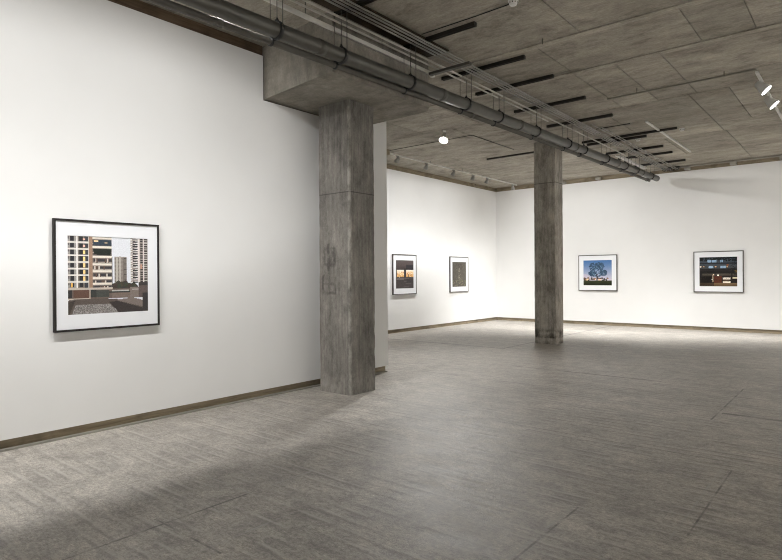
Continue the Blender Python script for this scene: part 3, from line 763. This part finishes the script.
def paint_night():
    r = Ras(96, 76, (30, 30, 30)); r.grad(.0, .50, (62, 74, 88), (66, 66, 66)); 
    for _ in range(150): r.blob(rng.rand(), rng.rand()**1.6*.13, .022, (14, 20, 20))
    for u, v, w in ((.22, .10, .24), (.56, .11, .06), (.25, .30, .13), (.56, .30, .15)): r.rect(u, u+w, v, v+.08, (150, 178, 204)); r.rect(u+w*.45, u+w*.5, v, v+.08, (70, 84, 100))
    for v in (.20, .40, .46): r.rect(0, 1, v, v+.035, (34, 36, 40))
    r.rect(0, 1, .40, .60, (34, 30, 28), .75); r.grad(.56, .66, (88, 82, 72), (50, 44, 38), .08, 1)
    for u in (.04, .12, .44, .74): r.blob(u, .33, .020, (240, 196, 140))
    r.blob(.03, .33, .022, (245, 240, 225)); r.blob(.75, .28, .03, (150, 84, 40), .8)
    r.rect(0, 1, .66, .88, (24, 19, 17)); r.rect(.40, .59, .64, .88, (84, 44, 29)); r.rect(.62, .82, .70, .76, (226, 220, 206)); r.rect(.62, .82, .83, .88, (240, 232, 214))
    r.blob(.50, .62, .024, (255, 250, 236)); r.blob(.38, .60, .020, (255, 236, 200)); r.rect(.62, .80, .76, .83, (74, 56, 40)); r.rect(.35, .38, .6, .86, (190, 170, 140))
    r.rect(.88, 1, .68, .74, (200, 190, 160)); r.rect(.84, .87, .5, .9, (20, 16, 14)); r.blob(.97, .48, .05, (190, 150, 60), .5); r.blob(.34, .76, .014, (200, 200, 200))
    r.grad(.88, 1, (120, 98, 70), (86, 66, 46)); r.rect(0, .4, .88, 1, (52, 42, 32), .8)
    for _ in range(160): r.blob(rng.rand(), .14+rng.rand()*.75, .009, ((22, 24, 22), (70, 62, 50), (40, 34, 28))[rng.randint(3)], .6)
    for _ in range(40): r.blob(.86+rng.rand()*.14, rng.rand()*.6, .018, (20, 26, 24), .6)
    r.noise(6); return r.get()

def srgb2lin(a):
    a = a/255.; return np.where(a <= .04045, a/12.92, ((a+.055)/1.055)**2.4)

def picture(name_loc, rotz, W_, H_, pw, ph, ras, mframe, label, bar=.02, depth=.038, cy_off=.002):
    """local frame: x across (left->right seen from the room), -y out of the wall, z up"""
    t = empty('framed_photograph', name_loc, label, 'framed photograph', 'framed photographs on the walls'); t.rotation_euler = (0, 0, rotz)
    b_ = MB(); w, h = W_/2, H_/2
    b_.box(-w, -w+bar, -depth, -.001, -h, h, .0015); b_.box(w-bar, w, -depth, -.001, -h, h, .0015)
    b_.box(-w+bar, w-bar, -depth, -.001, h-bar, h, .0015); b_.box(-w+bar, w-bar, -depth, -.001, -h, -h+bar, .0015)
    b_.box(-w+bar, w-bar, -.008, -.001, -h+bar, h-bar)
    b_.build('frame', mframe, t)
    # window mat with a real opening
    u, v = pw/2, ph/2; o_ = cy_off
    b_ = MB(); y0, y1 = -depth+.008, -depth+.011
    b_.box(-w+bar, -u, y0, y1, -h+bar, h-bar); b_.box(u, w-bar, y0, y1, -h+bar, h-bar)
    b_.box(-u, u, y0, y1, v+o_, h-bar); b_.box(-u, u, y0, y1, -h+bar, -v+o_)
    b_.build('mat', M_MAT, t)
    a = srgb2lin(ras); hh, ww, _ = a.shape
    xs = np.linspace(-u-.004, u+.004, ww+1); zs = np.linspace(v+o_+.004, -v+o_-.004, hh+1)
    verts = [(x, -depth+.0125, z) for z in zs for x in xs]
    faces = [(j*(ww+1)+i, (j+1)*(ww+1)+i, (j+1)*(ww+1)+i+1, j*(ww+1)+i+1) for j in range(hh) for i in range(ww)]
    me_ = bpy.data.meshes.new('print'); me_.from_pydata(verts, [], faces); me_.materials.append(M_PRINT)
    ca = me_.color_attributes.new('ink', 'FLOAT_COLOR', 'CORNER')
    c4 = np.ones((hh*ww, 4, 4)); c4[:, :, :3] = a.reshape(-1, 1, 3)
    ca.data.foreach_set('color', c4.reshape(-1))
    pr = bpy.data.objects.new('print', me_); col.objects.link(pr); pr.parent = t
    return t
picture((XL+.001, 2.579, 1.520), PI/2, 1.016, 1.051, .772, .742, paint_towers(), M_FRAME1,
        'large framed photograph of grey tower blocks on the near left wall')
picture((XF+.001, 11.917, 1.522), PI/2, 1.002, 1.058, .75, .74, paint_windows(), M_FRAME2,
        'framed photograph of two glowing windows, left one on the far left wall')
picture((XF+.001, 14.549, 1.514), PI/2, .996, 1.056, .75, .74, paint_thicket(), M_FRAME2,
        'framed photograph of a dim brown thicket beside the room corner')
picture((-6.079, YB-.001, 1.532), 0, 1.13, 1.050, .83, .735, paint_tree(), M_FRAME2,
        'framed photograph of a large tree against blue dusk sky on the back wall')
picture((-2.961, YB-.001, 1.536), 0, 1.142, 1.068, .86, .755, paint_night(), M_FRAME2,
        'framed photograph of a lit building at night, rightmost on the back wall')

# ------------------------------------------------------------------ camera, world, view
cam = bpy.data.cameras.new('camera'); co = bpy.data.objects.new('camera', cam); col.objects.link(co); sc.camera = co
R_ = Vector((.769823, .638221, -.006783)); U_ = Vector((.003307, .006638, .999972)); F_ = Vector((-.638249, .769824, -.003))
m = Matrix((R_, U_, -F_)).transposed().to_4x4(); m.translation = CAMP; co.matrix_world = m
cam.sensor_fit = 'HORIZONTAL'; cam.sensor_width = 36; cam.lens = 573.984/782*36; cam.shift_y = -(280-277.07)/782
cam.clip_start = .05; cam.clip_end = 100
w = bpy.data.worlds.new('world'); sc.world = w; w.use_nodes = True
w.node_tree.nodes['Background'].inputs[0].default_value = (.9, .93, 1, 1); w.node_tree.nodes['Background'].inputs[1].default_value = .05
vs = sc.view_settings; vs.view_transform = 'Standard'; vs.look = 'None'; vs.exposure = -0.21; vs.gamma = 1; vs.use_curve_mapping = False
sc.cycles.use_denoising = True
sc.cycles.filter_width = 1.05
sc.cycles.denoising_prefilter = 'NONE'
sc.cycles.max_bounces = 10; sc.cycles.diffuse_bounces = 7; sc.cycles.sample_clamp_indirect = 6
